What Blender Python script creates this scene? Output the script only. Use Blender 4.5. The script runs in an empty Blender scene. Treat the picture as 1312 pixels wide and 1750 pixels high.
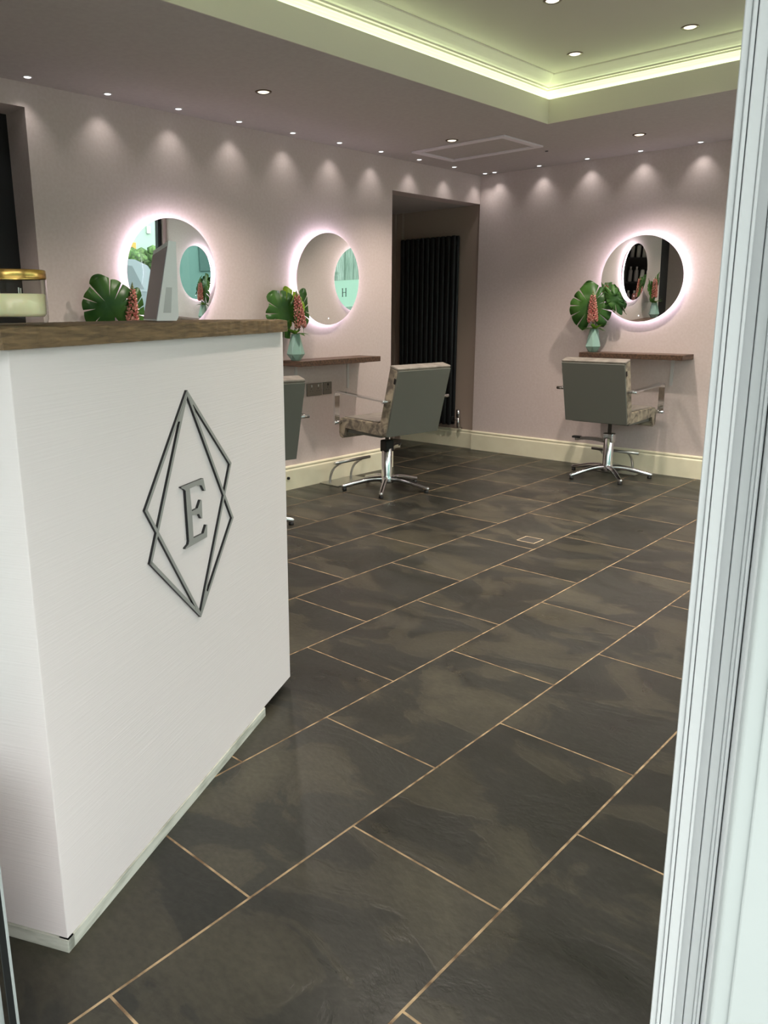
import bpy, bmesh, math, random
from mathutils import Vector, Matrix
random.seed(7)
PI = math.pi
C = bpy.context.scene.collection
sc = bpy.context.scene

# ------------------------------------------------------------------ camera
cd = bpy.data.cameras.new('camera'); cam = bpy.data.objects.new('camera', cd); C.objects.link(cam)
cd.sensor_fit = 'VERTICAL'; cd.sensor_height = 36.0; cd.sensor_width = 27.0
cd.lens = 1345.55/1750*36; cd.shift_x = 0.0489; cd.shift_y = -0.01006
cd.clip_start = 0.02; cd.clip_end = 200
R2 = Vector((0.720033, 0.693898, -0.007576)); U2 = Vector((-0.156769, 0.173289, 0.972314)); BK = Vector((0.676, -0.698911, 0.233555))
m = Matrix.Identity(4)
for i in range(3): m[i][0], m[i][1], m[i][2] = R2[i], U2[i], BK[i]
m[2][3] = 1.2
cam.matrix_world = m
sc.camera = cam

# ------------------------------------------------------------------ light, exposure
SKY = 1.6
SKY_COL = (0.98, 1.0, 0.985, 1)
LED_W, LED_COL = .46, (1.0, 0.96, 0.93)
DOWN_W, DOWN_COL = 24.0, (1.0, 0.89, 0.78)
HALO, HALO_COL = 4.8, (0.93, 0.80, 1.0, 1)
COVE, COVE_COL = 2.5, (0.80, 1.0, 0.62, 1)
sc.view_settings.view_transform = 'Standard'; sc.view_settings.look = 'None'
sc.view_settings.gamma = 1.0; sc.view_settings.use_curve_mapping = False
sc.view_settings.exposure = 1.76
w = bpy.data.worlds.new('overcast_sky'); sc.world = w; w.use_nodes = True
bg = w.node_tree.nodes['Background']; bg.inputs[0].default_value = SKY_COL; bg.inputs[1].default_value = SKY

# ------------------------------------------------------------------ materials
def srgb(r, g, b):
    f = lambda c: (c/255/12.92) if c/255 <= 0.04045 else ((c/255+0.055)/1.055)**2.4
    return (f(r), f(g), f(b), 1)
def mat(name, col, rough=0.6, metal=0.0, **kw):
    M = bpy.data.materials.new(name); M.use_nodes = True
    b = M.node_tree.nodes['Principled BSDF']
    b.inputs['Base Color'].default_value = col; b.inputs['Roughness'].default_value = rough; b.inputs['Metallic'].default_value = metal
    for k, v in kw.items(): b.inputs[k.replace('_', ' ')].default_value = v
    return M
def tree(M): return M.node_tree.nodes, M.node_tree.links, M.node_tree.nodes['Principled BSDF']
def noise_mix(M, c1, c2, scale=5, detail=6, lo=0.35, hi=0.65, stretch=(1, 1, 1), bump=0, rough=None, dist=0.0):
    n, l, b = tree(M)
    tc = n.new('ShaderNodeTexCoord'); mp = n.new('ShaderNodeMapping'); mp.inputs['Scale'].default_value = stretch
    nz = n.new('ShaderNodeTexNoise'); nz.inputs['Scale'].default_value = scale; nz.inputs['Detail'].default_value = detail; nz.inputs['Distortion'].default_value = dist
    r = n.new('ShaderNodeValToRGB'); r.color_ramp.elements[0].position = lo; r.color_ramp.elements[1].position = hi
    r.color_ramp.elements[0].color = c1; r.color_ramp.elements[1].color = c2
    l.new(tc.outputs['Object'], mp.inputs[0]); l.new(mp.outputs[0], nz.inputs['Vector']); l.new(nz.outputs[0], r.inputs[0]); l.new(r.outputs[0], b.inputs['Base Color'])
    if bump:
        bp = n.new('ShaderNodeBump'); bp.inputs['Strength'].default_value = bump; bp.inputs['Distance'].default_value = 0.004
        l.new(nz.outputs[0], bp.inputs['Height']); l.new(bp.outputs[0], b.inputs['Normal'])
    return M
def emis(name, col, s):
    M = bpy.data.materials.new(name); M.use_nodes = True; n = M.node_tree.nodes; n.clear()
    e = n.new('ShaderNodeEmission'); e.inputs[0].default_value = col; e.inputs[1].default_value = s
    o = n.new('ShaderNodeOutputMaterial'); M.node_tree.links.new(e.outputs[0], o.inputs[0]); return M
def pane_mat(name, tint=(0.93, 0.97, 0.96, 1)):
    M = bpy.data.materials.new(name); M.use_nodes = True; n = M.node_tree.nodes; l = M.node_tree.links; n.clear()
    t = n.new('ShaderNodeBsdfTransparent'); t.inputs[0].default_value = tint
    g = n.new('ShaderNodeBsdfGlossy'); g.inputs['Roughness'].default_value = 0.02
    lw_ = n.new('ShaderNodeLayerWeight'); lw_.inputs[0].default_value = .5
    pw = n.new('ShaderNodeMath'); pw.operation = 'POWER'; pw.inputs[1].default_value = 4.0
    fr = n.new('ShaderNodeMath'); fr.operation = 'MULTIPLY_ADD'; fr.inputs[1].default_value = .85; fr.inputs[2].default_value = .03
    l.new(lw_.outputs['Facing'], pw.inputs[0]); l.new(pw.outputs[0], fr.inputs[0])
    mx = n.new('ShaderNodeMixShader'); o = n.new('ShaderNodeOutputMaterial')
    l.new(fr.outputs[0], mx.inputs[0]); l.new(t.outputs[0], mx.inputs[1]); l.new(g.outputs[0], mx.inputs[2]); l.new(mx.outputs[0], o.inputs[0]); return M

wall_m = noise_mix(mat('lilac_wall_paint', srgb(214, 198, 193), 0.75), srgb(212, 195, 190), srgb(217, 201, 197), 60, 3, bump=0.05)
ceil_m = noise_mix(mat('lilac_ceiling_paint', srgb(192, 184, 180), 0.8), srgb(190, 181, 178), srgb(195, 187, 183), 40, 3)
coffer_m = mat('coffer_ceiling_paint', srgb(205, 198, 182), 0.7)
fascia_m = mat('cream_fascia_paint', srgb(232, 226, 208), 0.6)
cream_m = noise_mix(mat('cream_gloss_paint', srgb(238, 230, 202), 0.35), srgb(235, 227, 199), srgb(241, 234, 207), 9, 3)
alcove_m = mat('alcove_taupe_paint', srgb(172, 152, 140), 0.8)
black_m = mat('black_paint', srgb(22, 21, 23), 0.6)
rad_m = mat('anthracite_metal', srgb(34, 36, 38), 0.45, 0.3)
chrome_m = mat('chrome', (0.72, 0.72, 0.74, 1), 0.12, 1.0)
brushed_m = mat('brushed_steel', (0.50, 0.50, 0.48, 1), 0.32, 1.0)
pewter_m = mat('pewter_plate', (.22, .205, .18, 1), .35, .9)
white_metal_m = mat('white_painted_metal', srgb(214, 208, 206), 0.4)
rubber_m = mat('black_rubber', srgb(20, 20, 20), 0.6)
mirror_m = mat('mirror_glass', (0.90, 0.93, 0.91, 1), 0.0, 1.0)
halo_m = emis('mirror_led_strip', HALO_COL, HALO)
cove_m = emis('cove_led_strip', COVE_COL, COVE)
led_m = emis('led_lens', (0.95, 0.97, 1.0, 1), 1.1)
down_m = emis('downlight_lens', (1.0, 0.84, 0.58, 1), .75)
bronze_m = mat('dark_bronze_trim', srgb(92, 72, 58), 0.3, 0.8)
upvc_m = noise_mix(mat('white_upvc', srgb(174, 180, 180), 0.35), srgb(170, 176, 176), srgb(178, 184, 184), 3, 4, stretch=(1, 1, .3))
upvc_grey_m = noise_mix(mat('weathered_upvc', srgb(190, 192, 194), 0.4), srgb(181, 184, 186), srgb(196, 198, 200), 4, 5, stretch=(1, 1, .2))
gasket_m = mat('black_gasket', srgb(25, 27, 28), 0.5)
glass_pane_m = pane_mat('window_glass')
backpanel_m = mat('grey_green_vinyl', srgb(104, 105, 98), 0.5)
fabric_m = noise_mix(mat('mottled_taupe_leatherette', srgb(140, 130, 116), 0.55), srgb(104, 95, 86), srgb(174, 161, 140), 14, 6, .38, .62, dist=1.2, bump=.1)
seat_m = noise_mix(mat('taupe_leatherette', srgb(128, 122, 114), 0.45), srgb(112, 105, 98), srgb(138, 131, 122), 12, 5, dist=1.0)
dark_wood_m = noise_mix(mat('dark_walnut_shelf', srgb(84, 62, 48), 0.5), srgb(62, 46, 36), srgb(102, 76, 58), 9, 6, stretch=(8, 1, 8), bump=.15)
slab_m = noise_mix(mat('rustic_oak_slab', srgb(106, 86, 60), 0.7), srgb(78, 62, 42), srgb(134, 108, 76), 14, 8, .3, .7, stretch=(1, 6, 10), bump=.6, dist=.6)
panel_m = mat('white_embossed_panel', srgb(229, 220, 220), 0.6)
n, l, b = tree(panel_m)
tc = n.new('ShaderNodeTexCoord'); mp = n.new('ShaderNodeMapping'); mp.inputs['Scale'].default_value = (2.5, 2.5, 130)
nz = n.new('ShaderNodeTexNoise'); nz.inputs['Scale'].default_value = 2.2; nz.inputs['Detail'].default_value = 3; nz.inputs['Distortion'].default_value = .15
bp = n.new('ShaderNodeBump'); bp.inputs['Strength'].default_value = .25; bp.inputs['Distance'].default_value = .002
l.new(tc.outputs['Object'], mp.inputs[0]); l.new(mp.outputs[0], nz.inputs['Vector']); l.new(nz.outputs[0], bp.inputs['Height']); l.new(bp.outputs[0], b.inputs['Normal'])
plinth_m = noise_mix(mat('scuffed_plinth', srgb(196, 198, 186), 0.6), srgb(150, 152, 138), srgb(208, 208, 198), 7, 8, .3, .55, stretch=(1, 1, 6))
emblem_face_m = mat('grey_acrylic', srgb(150, 150, 147), 0.4)
emblem_side_m = mat('black_acrylic', srgb(16, 16, 20), 0.4)
desk_m = mat('white_laminate', srgb(205, 203, 200), 0.4)
wax_m = mat('cream_wax', srgb(244, 232, 192), 0.5, Subsurface_Weight=0.3)
gold_m = mat('gold_rim', srgb(206, 168, 96), 0.25, 1.0)
clear_m = mat('clear_glass', (0.96, 0.98, 0.97, 1), 0.02, 0.0, Transmission_Weight=1.0, IOR=1.45)
casing_m = mat('white_plastic', srgb(222, 222, 218), 0.35)
screen_m = mat('dark_screen', srgb(120, 108, 112), 0.25)
vase_m = mat('duck_egg_ceramic', srgb(148, 182, 170), 0.35)
leaf_m = noise_mix(mat('monstera_leaf', srgb(62, 106, 50), 0.4), srgb(40, 82, 36), srgb(84, 130, 56), 7, 4)
lime_m = mat('backlit_look_leaf', srgb(150, 186, 40), 0.4)  # lime colour paints in the glow of a leaf lit from behind by the mirror
for M in (leaf_m, lime_m):
    n, l, b = tree(M); o = [x for x in n if x.type == 'OUTPUT_MATERIAL'][0]
    t = n.new('ShaderNodeBsdfTranslucent'); t.inputs[0].default_value = srgb(120, 170, 40); mx = n.new('ShaderNodeMixShader'); mx.inputs[0].default_value = .25
    l.new(b.outputs[0], mx.inputs[1]); l.new(t.outputs[0], mx.inputs[2]); l.new(mx.outputs[0], o.inputs[0])
stem_m = mat('green_stem', srgb(84, 112, 58), 0.5)
pink_m = noise_mix(mat('salmon_pink_petals', srgb(205, 128, 118), 0.6), srgb(206, 116, 110), srgb(244, 186, 168), 40, 2)
tip_m = mat('pale_green_buds', srgb(130, 140, 90), 0.6)
grout_m = noise_mix(mat('tan_grout', srgb(150, 124, 96), 0.9), srgb(104, 82, 60), srgb(176, 150, 116), 22, 5)

# slate: per-tile tint from a mesh attribute, clefts and clouds from stretched noise
slate_m = mat('riven_slate', srgb(60, 58, 52), 0.45, Specular_IOR_Level=0.35)
n, l, b = tree(slate_m)
geo = n.new('ShaderNodeTexCoord'); at = n.new('ShaderNodeAttribute'); at.attribute_name = 'tile'
vm = n.new('ShaderNodeVectorMath'); vm.operation = 'MULTIPLY_ADD'; vm.inputs[1].default_value = (9, 9, 9)
l.new(at.outputs['Color'], vm.inputs[0]); l.new(geo.outputs['Object'], vm.inputs[2])
mp = n.new('ShaderNodeMapping'); mp.inputs['Scale'].default_value = (1.0, 1.6, 1); mp.inputs['Rotation'].default_value = (0, 0, .6); l.new(vm.outputs[0], mp.inputs[0])
n1 = n.new('ShaderNodeTexNoise'); n1.inputs['Scale'].default_value = 2.4; n1.inputs['Detail'].default_value = 8; n1.inputs['Distortion'].default_value = .7; n1.inputs['Roughness'].default_value = .55
n2 = n.new('ShaderNodeTexNoise'); n2.inputs['Scale'].default_value = 55; n2.inputs['Detail'].default_value = 6
n3 = n.new('ShaderNodeTexNoise'); n3.inputs['Scale'].default_value = 1.3; n3.inputs['Detail'].default_value = 3; n3.inputs['Distortion'].default_value = 2.2
for q in (n1, n2, n3): l.new(mp.outputs[0], q.inputs['Vector'])
r1 = n.new('ShaderNodeValToRGB'); cr = r1.color_ramp
cr.elements[0].position = .30; cr.elements[0].color = srgb(41, 41, 37); cr.elements[1].position = .72; cr.elements[1].color = srgb(72, 68, 56)
e_ = cr.elements.new(.50); e_.color = srgb(46, 45, 40)
e_ = cr.elements.new(.518); e_.color = srgb(57, 54, 46)
l.new(n1.outputs[0], r1.inputs[0])
sepc = n.new('ShaderNodeSeparateColor'); l.new(at.outputs['Color'], sepc.inputs[0])
mr = n.new('ShaderNodeMapRange'); mr.inputs['To Min'].default_value = .78; mr.inputs['To Max'].default_value = 1.2; l.new(sepc.outputs[0], mr.inputs[0])
mr2 = n.new('ShaderNodeMapRange'); mr2.inputs['From Min'].default_value = .3; mr2.inputs['From Max'].default_value = .7; mr2.inputs['To Min'].default_value = .82; mr2.inputs['To Max'].default_value = 1.18; l.new(n2.outputs[0], mr2.inputs[0])
mm = n.new('ShaderNodeMath'); mm.operation = 'MULTIPLY'; l.new(mr.outputs[0], mm.inputs[0]); l.new(mr2.outputs[0], mm.inputs[1])
sc_ = n.new('ShaderNodeVectorMath'); sc_.operation = 'SCALE'; l.new(r1.outputs[0], sc_.inputs[0]); l.new(mm.outputs[0], sc_.inputs['Scale']); l.new(sc_.outputs[0], b.inputs['Base Color'])
rr = n.new('ShaderNodeMapRange'); rr.inputs['From Min'].default_value = .3; rr.inputs['From Max'].default_value = .7; rr.inputs['To Min'].default_value = .26; rr.inputs['To Max'].default_value = .46; l.new(n3.outputs[0], rr.inputs[0]); l.new(rr.outputs[0], b.inputs['Roughness'])
# stepped clefts
wv = n.new('ShaderNodeValToRGB'); wv.color_ramp.interpolation = 'LINEAR'
wv.color_ramp.elements[0].position = .40; wv.color_ramp.elements[0].color = (0, 0, 0, 1); wv.color_ramp.elements[1].position = .44; wv.color_ramp.elements[1].color = (.5, .5, .5, 1)
for p_, v_ in ((.52, .5), (.545, .9), (.62, .9), (.64, 1.0)):
    q = wv.color_ramp.elements.new(p_); q.color = (v_, v_, v_, 1)
l.new(n1.outputs[0], wv.inputs[0])
b1 = n.new('ShaderNodeBump'); b1.inputs['Strength'].default_value = .22; b1.inputs['Distance'].default_value = .004; l.new(wv.outputs[0], b1.inputs['Height'])
b2 = n.new('ShaderNodeBump'); b2.inputs['Strength'].default_value = .3; b2.inputs['Distance'].default_value = .0015; l.new(n2.outputs[0], b2.inputs['Height']); l.new(b1.outputs[0], b2.inputs['Normal'])
l.new(b2.outputs[0], b.inputs['Normal'])

# ------------------------------------------------------------------ mesh builder
class MB:
    def __init__(s): s.bm = bmesh.new(); s.mi = 0
    def face(s, vs, smooth=False):
        try: f = s.bm.faces.new(vs)
        except ValueError: return None
        f.material_index = s.mi; f.smooth = smooth; return f
    def box(s, a, b, bev=0.0, M=None):
        x0, y0, z0 = [min(p, q) for p, q in zip(a, b)]; x1, y1, z1 = [max(p, q) for p, q in zip(a, b)]
        P = [(x0, y0, z0), (x1, y0, z0), (x1, y1, z0), (x0, y1, z0), (x0, y0, z1), (x1, y0, z1), (x1, y1, z1), (x0, y1, z1)]
        v = [s.bm.verts.new(M @ Vector(p) if M else p) for p in P]
        fs = [s.face([v[i] for i in q]) for q in ((3, 2, 1, 0), (4, 5, 6, 7), (0, 1, 5, 4), (1, 2, 6, 5), (2, 3, 7, 6), (3, 0, 4, 7))]
        if bev:
            es = list({e for f in fs for e in f.edges})
            r = bmesh.ops.bevel(s.bm, geom=es, offset=bev, segments=3, affect='EDGES', profile=.5)
            for f in r['faces']: f.smooth = True; f.material_index = s.mi
        return s
    def prism(s, pts, d, M=None, smooth=False, cap=True):   # pts: list of 3D points, d: extrusion vector
        d = Vector(d); A = [Vector(p) for p in pts]; B = [p + d for p in A]
        if M: A = [M @ p for p in A]; B = [M @ p for p in B]
        va = [s.bm.verts.new(p) for p in A]; vb = [s.bm.verts.new(p) for p in B]; k = len(va)
        for i in range(k): s.face([va[i], va[(i+1) % k], vb[(i+1) % k], vb[i]], smooth)
        if cap: s.face(va[::-1]); s.face(vb)
        return s
    def lathe(s, prof, c=(0, 0, 0), seg=32, smooth=True, M=None, sx=1, sy=1):    # prof: (r, z) list
        rings = []
        for r, z in prof:
            if r < 1e-6: p = Vector((c[0], c[1], c[2]+z)); rings.append([s.bm.verts.new(M @ p if M else p)])
            else:
                ring = []
                for i in range(seg):
                    a = 2*PI*i/seg; p = Vector((c[0]+sx*r*math.cos(a), c[1]+sy*r*math.sin(a), c[2]+z)); ring.append(s.bm.verts.new(M @ p if M else p))
                rings.append(ring)
        for A, B in zip(rings, rings[1:]):
            if len(A) == 1 and len(B) == 1: continue
            for i in range(seg):
                j = (i+1) % seg
                if len(A) == 1: s.face([A[0], B[j], B[i]][::-1], smooth)
                elif len(B) == 1: s.face([A[i], A[j], B[0]], smooth)
                else: s.face([A[i], A[j], B[j], B[i]], smooth)
        return s
    def tube(s, path, r, seg=12, smooth=True, flat=None, up=(0, 0, 1)):   # flat=(w,t): strap section; r may be a list
        P = [Vector(p) for p in path]; rings = []; up = Vector(up)
        for i, p in enumerate(P):
            t = (P[min(i+1, len(P)-1)] - P[max(i-1, 0)]).normalized()
            x = t.cross(up)
            if x.length < 1e-3: x = t.cross(Vector((0, 1, 0)))
            x.normalize(); y = x.cross(t).normalized()
            rr_ = r[i] if isinstance(r, (list, tuple)) else r
            if flat:
                W, T = flat; offs = [(-W/2, -T/2), (W/2, -T/2), (W/2, T/2), (-W/2, T/2)]
                rings.append([s.bm.verts.new(p + x*a + y*b_) for a, b_ in offs])
            else:
                rings.append([s.bm.verts.new(p + x*math.cos(2*PI*k/seg)*rr_ + y*math.sin(2*PI*k/seg)*rr_) for k in range(seg)])
        k = len(rings[0])
        for A, B in zip(rings, rings[1:]):
            for i in range(k): s.face([A[i], A[(i+1) % k], B[(i+1) % k], B[i]], smooth and not flat)
        s.face(rings[0][::-1]); s.face(rings[-1]); return s
    def ball(s, c, r, sub=1, sc3=(1, 1, 1), M=None):
        T = Matrix.Translation(c) @ (M or Matrix.Identity(4)) @ Matrix.Diagonal((*sc3, 1))
        o = bmesh.ops.create_icosphere(s.bm, subdivisions=sub, radius=r, matrix=T)
        for v in o['verts']:
            for f in v.link_faces: f.smooth = True; f.material_index = s.mi
        return s
    def build(s, name, mats, parent=None, off=None, fix=True):
        if fix: bmesh.ops.recalc_face_normals(s.bm, faces=s.bm.faces[:])
        if off is not None:
            for v in s.bm.verts: v.co -= Vector(off)
        me = bpy.data.meshes.new(name); s.bm.to_mesh(me); s.bm.free()
        for q in (mats if isinstance(mats, (list, tuple)) else [mats]): me.materials.append(q)
        o = bpy.data.objects.new(name, me); C.objects.link(o)
        if parent: o.parent = parent
        return o
def tag(o, label, cat, group=None, kind=None):
    o['label'] = label; o['category'] = cat
    if group: o['group'] = group
    if kind: o['kind'] = kind
    return o
def thing(name, label, cat, loc=(0, 0, 0), rotz=0, group=None):
    o = bpy.data.objects.new(name, None); C.objects.link(o); o.empty_display_size = .1
    o.location = loc; o.rotation_euler = (0, 0, rotz); return tag(o, label, cat, group)
def struct(name, mb, mats, **k):
    o = mb.build(name, mats, **k); o['kind'] = 'structure'; return o
def set_label(o, t): o['label'] = t; return o
def smooth_path(pts, n=6):
    P = [Vector(p) for p in pts]; out = []
    for i in range(len(P)-1):
        p0 = P[max(i-1, 0)]; p1 = P[i]; p2 = P[i+1]; p3 = P[min(i+2, len(P)-1)]
        for k in range(n):
            t = k/n; out.append(.5*((2*p1)+(-p0+p2)*t+(2*p0-5*p1+4*p2-p3)*t*t+(-p0+3*p1-3*p2+p3)*t**3))
    out.append(P[-1]); return out
def copy_tree(o, parent=None):
    c = o.copy(); C.objects.link(c)
    if parent: c.parent = parent
    for ch in list(o.children): copy_tree(ch, c)
    return c
def spot(parent, loc, watts, col, size, blend=1.0, rot=(0, 0, 0), rad=.02):
    L = bpy.data.lights.new('lamp_light', 'SPOT'); L.energy = watts; L.color = col; L.spot_size = size; L.spot_blend = blend; L.shadow_soft_size = rad
    o = bpy.data.objects.new('lamp_light', L); C.objects.link(o); o.parent = parent; o.location = loc; o.rotation_euler = rot; return o

# ------------------------------------------------------------------ room dimensions
XL, YB, H = -3.966, 5.886, 2.293      # left wall face, back wall face, ceiling
XR = 0.72                             # glazed right side
DX, DY = -1.072, 0.383                # left door jamb
DA = math.atan2(.434, .901)           # shopfront runs at this angle
e2 = Vector((math.cos(DA), math.sin(DA))); n2_ = Vector((-e2.y, e2.x))
def dw(x, y=0): p = Vector((DX, DY)) + e2*x + n2_*y; return (p.x, p.y)
DM = Matrix.Translation((DX, DY, 0)) @ Matrix.Rotation(DA, 4, 'Z')
yfront = lambda x: DY + (x-DX)*e2.y/e2.x
C1, C2 = -2.636, 4.599                # coffer corner

# ------------------------------------------------------------------ floor
def clip(poly, a, b):   # keep left of a->b
    out = []; d = lambda p: (b[0]-a[0])*(p[1]-a[1])-(b[1]-a[1])*(p[0]-a[0])
    for i in range(len(poly)):
        p, q = poly[i], poly[(i+1) % len(poly)]; dp_, dq = d(p), d(q)
        if dp_ >= 0: out.append(p)
        if dp_*dq < 0: t = dp_/(dp_-dq); out.append((p[0]+t*(q[0]-p[0]), p[1]+t*(q[1]-p[1])))
    return out
be = 0.01329; ct, st = math.cos(be), math.sin(be)
rot = lambda p: (ct*p[0]-st*p[1], st*p[0]+ct*p[1])
fl, fr_ = dw(-3.24, .0), dw(2.0, .0)
room = [(XL, yfront(XL)), (XR, yfront(XR)), (XR, YB+.03), (XL, YB+.03)]
alc = [(-5.25, 4.62), (XL, 4.62), (XL, YB+.03), (-5.25, YB+.03)]
hatch_pts = None
bm = bmesh.new(); lay = bm.loops.layers.color.new('tile')
TS, TL, g = .4085, .6600, .0029
for region in (room, alc):
    for ci in range(-4, 12):
        x1 = -.700 - TS*(ci); x0 = x1 - TS       # column between joints
        off = 1.235 if ci % 2 == 0 else .909
        for ri in range(-5, 9):
            y0 = off + TL*ri; y1 = y0 + TL
            q = [(x0+g, y0+g), (x1-g, y0+g), (x1-g, y1-g), (x0+g, y1-g)]
            q = [rot(p) for p in q]
            for i in range(4):
                q = clip(q, region[i], region[(i+1) % 4])
                if len(q) < 3: break
            if len(q) < 3: continue
            rnd = random.Random(ci*101+ri*7+3); col = (rnd.random(), rnd.random(), rnd.random(), 1)
            vs = [bm.verts.new((p[0], p[1], 0)) for p in q]; f = bm.faces.new(vs)
            vb = [bm.verts.new((p[0], p[1], -.004)) for p in q]
            fs = [f] + [bm.faces.new([vs[i], vb[i], vb[(i+1) % len(q)], vs[(i+1) % len(q)]]) for i in range(len(q))]
            for ff in fs:
                ff.material_index = 0
                for lp in ff.loops: lp[lay] = col
for region in (room, alc):
    vs = [bm.verts.new((p[0], p[1], -.0005)) for p in region]; f = bm.faces.new(vs); f.material_index = 1
    vb = [bm.verts.new((p[0], p[1], -.12)) for p in region]; bm.faces.new(vb[::-1]).material_index = 1
    for i in range(4): bm.faces.new([vs[i], vb[i], vb[(i+1) % 4], vs[(i+1) % 4]]).material_index = 1
bmesh.ops.recalc_face_normals(bm, faces=bm.faces[:])
me = bpy.data.meshes.new('floor'); bm.to_mesh(me); bm.free(); me.materials.append(slate_m); me.materials.append(grout_m)
flo = bpy.data.objects.new('floor', me); C.objects.link(flo); flo['kind'] = 'structure'

# ------------------------------------------------------------------ walls
yA0, yA1, zA = 4.745, YB, 2.072       # alcove opening
yD0, yD1, zD = 1.22, 1.962, 2.182     # dark doorway at far left
T = .14; ZT = 2.75
lw = MB()
lw.box((XL-T, -1.25, 0), (XL, yD0, ZT)); lw.box((XL-T, yD0, zD), (XL, yD1, ZT)); lw.box((XL-T, yD1, 0), (XL, yA0, ZT)); lw.box((XL-T, yA0, zA), (XL, YB+.16, ZT))
struct('wall_left', lw, wall_m)
struct('wall_back', MB().box((XL, YB, 0), (XR+.14, YB+.16, ZT)), wall_m)
al = MB()
al.box((-5.3, YB+.03, 0), (XL, YB+.16, 2.3)); al.box((-5.3, 4.5, 0), (-5.2, YB+.03, 2.3)); al.box((-5.2, 4.5, 0), (XL-T, 4.62, 2.3))
al.box((-4.935, YB-.015, 0), (-4.865, YB+.03, zA), .006)
al.box((-5.0, YB+.0, 0), (-4.80, YB+.03, zA))
struct('wall_alcove', al, alcove_m)
struct('ceiling_alcove', MB().box((-5.3, 4.5, zA), (XL-T, YB+.16, zA+.1)), ceil_m)
dr = MB()
dr.box((XL-.205-.04, yD0-.2, 0), (XL-.205, yD1+.2, zD+.1))
struct('door_1', dr, black_m)
dj = MB(); dj.box((XL-.205, yD1, 0), (XL-T, yD1+.05, zD+.05)); dj.box((XL-.205, yD0-.05, 0), (XL-T, yD0, zD+.05)); dj.box((XL-.205, yD0, zD), (XL-T, yD1, zD+.05))
struct('trim_1', dj, wall_m)

# ceiling: flat ring around the raised coffer
rb = .5; rf = 1.35      # coffer right and front edges (out of view)
CX2, CY2 = .35, 1.55
ce = MB()
ce.box((XL-T, -1.4, H), (C1, YB+.16, H+.13)); ce.box((C1, C2, H), (XR+.14, YB+.16, H+.13)); ce.box((C1, -1.4, H), (XR+.14, CY2, H+.13)); ce.box((CX2, CY2, H), (XR+.14, C2, H+.13))
struct('ceiling', ce, ceil_m)
# fascia skin inside the coffer
fa = MB(); t_ = .006; zf = 2.427
fa.box((C1, CY2, H), (C1+t_, C2, zf)); fa.box((C1, C2-t_, H), (CX2, C2, zf)); fa.box((CX2-t_, CY2, H), (CX2, C2, zf)); fa.box((C1, CY2, H), (CX2, CY2+t_, zf))
struct('trim_2', fa, fascia_m)
# coving: profile (distance outwards from the lip, z), swept round the four sides
prof = [(.055, 2.424), (.055, 2.436), (.052, 2.452), (.044, 2.468), (.034, 2.478), (.024, 2.482), (.022, 2.490), (.010, 2.4915), (.008, 2.499), (-.002, 2.503), (-.016, 2.513), (-.032, 2.526), (-.046, 2.536), (-.056, 2.543), (-.058, 2.551), (.12, 2.551), (.12, 2.424)]
def ring(o): return [(C1-o, C2+o), (CX2+o, C2+o), (CX2+o, CY2-o), (C1-o, CY2-o)]
cv = MB(); R_ = [[cv.bm.verts.new((x, y, z)) for x, y in ring(o)] for o, z in prof]
for a in range(len(R_)):
    A_, B_ = R_[a], R_[(a+1) % len(R_)]
    for i in range(4): cv.face([A_[i], A_[(i+1) % 4], B_[(i+1) % 4], B_[i]])
struct('trim_3', cv, fascia_m)
struct('ceiling_coffer', MB().box((C1-.13, CY2-.13, 2.55), (CX2+.13, C2+.13, 2.7)), coffer_m)
struct('roof_slab' if 0 else 'ceiling_upper', MB().box((XL-.3, -1.6, 2.7), (XR+.14, YB+.3, 2.8)), ceil_m)
ls = MB()
for (a, b_) in (((C1-.048, CY2), (C1-.030, C2+.03)), ((C1-.03, C2+.030), (CX2+.03, C2+.048)), ((CX2+.03, CY2), (CX2+.048, C2+.03)), ((C1-.03, CY2-.048), (CX2+.03, CY2-.03))):
    ls.box((*a, 2.4245), (*b_, 2.430))
tag(ls.build('cove_light', cove_m), 'pale green glowing LED strip light tucked behind the lip of the raised ceiling recess', 'strip light')

# skirting boards with an ogee top
SK = [(0, 0), (.018, 0), (.018, .125), (.0175, .135), (.012, .143), (.012, .150), (.015, .154), (.013, .161), (.006, .166), (0, .167)]
def skirting(name, p0, p1, nrm, cap=0):
    p0, p1 = Vector((*p0, 0)), Vector((*p1, 0)); nrm = Vector((*nrm, 0)); mb = MB()
    mb.prism([p0 + nrm*a + Vector((0, 0, z)) for a, z in SK], p1-p0); struct(name, mb, cream_m)
skirting('baseboard_left', (XL, yD1), (XL, yA0+.018), (1, 0))
skirting('baseboard_back', (XL-.0, YB), (XR, YB), (0, -1))
sk = MB(); P0 = Vector((-5.2, YB+.03, 0)); sk.prism([P0 + Vector((0, -a, z*.98)) for a, z in SK], (XL-.02+5.2, 0, 0)); struct('baseboard_alcove', sk, cream_m)

# front wall (angled shopfront) and door frame
fw = MB()
WI0, WI1 = -1.15, -.13
fw.box((-3.45, 0, -.1), (WI0, .12, ZT), M=DM); fw.box((WI0, 0, 2.12), (0.0, .12, ZT), M=DM); fw.box((-.06, 0, 2.12), (2.1, .12, ZT), M=DM); fw.box((WI0, 0, -.1), (WI1, .045, .45), M=DM)
fw.box((.99, 0, -.1), (2.1, .12, .45), M=DM)
struct('wall_front', fw, wall_m)
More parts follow.
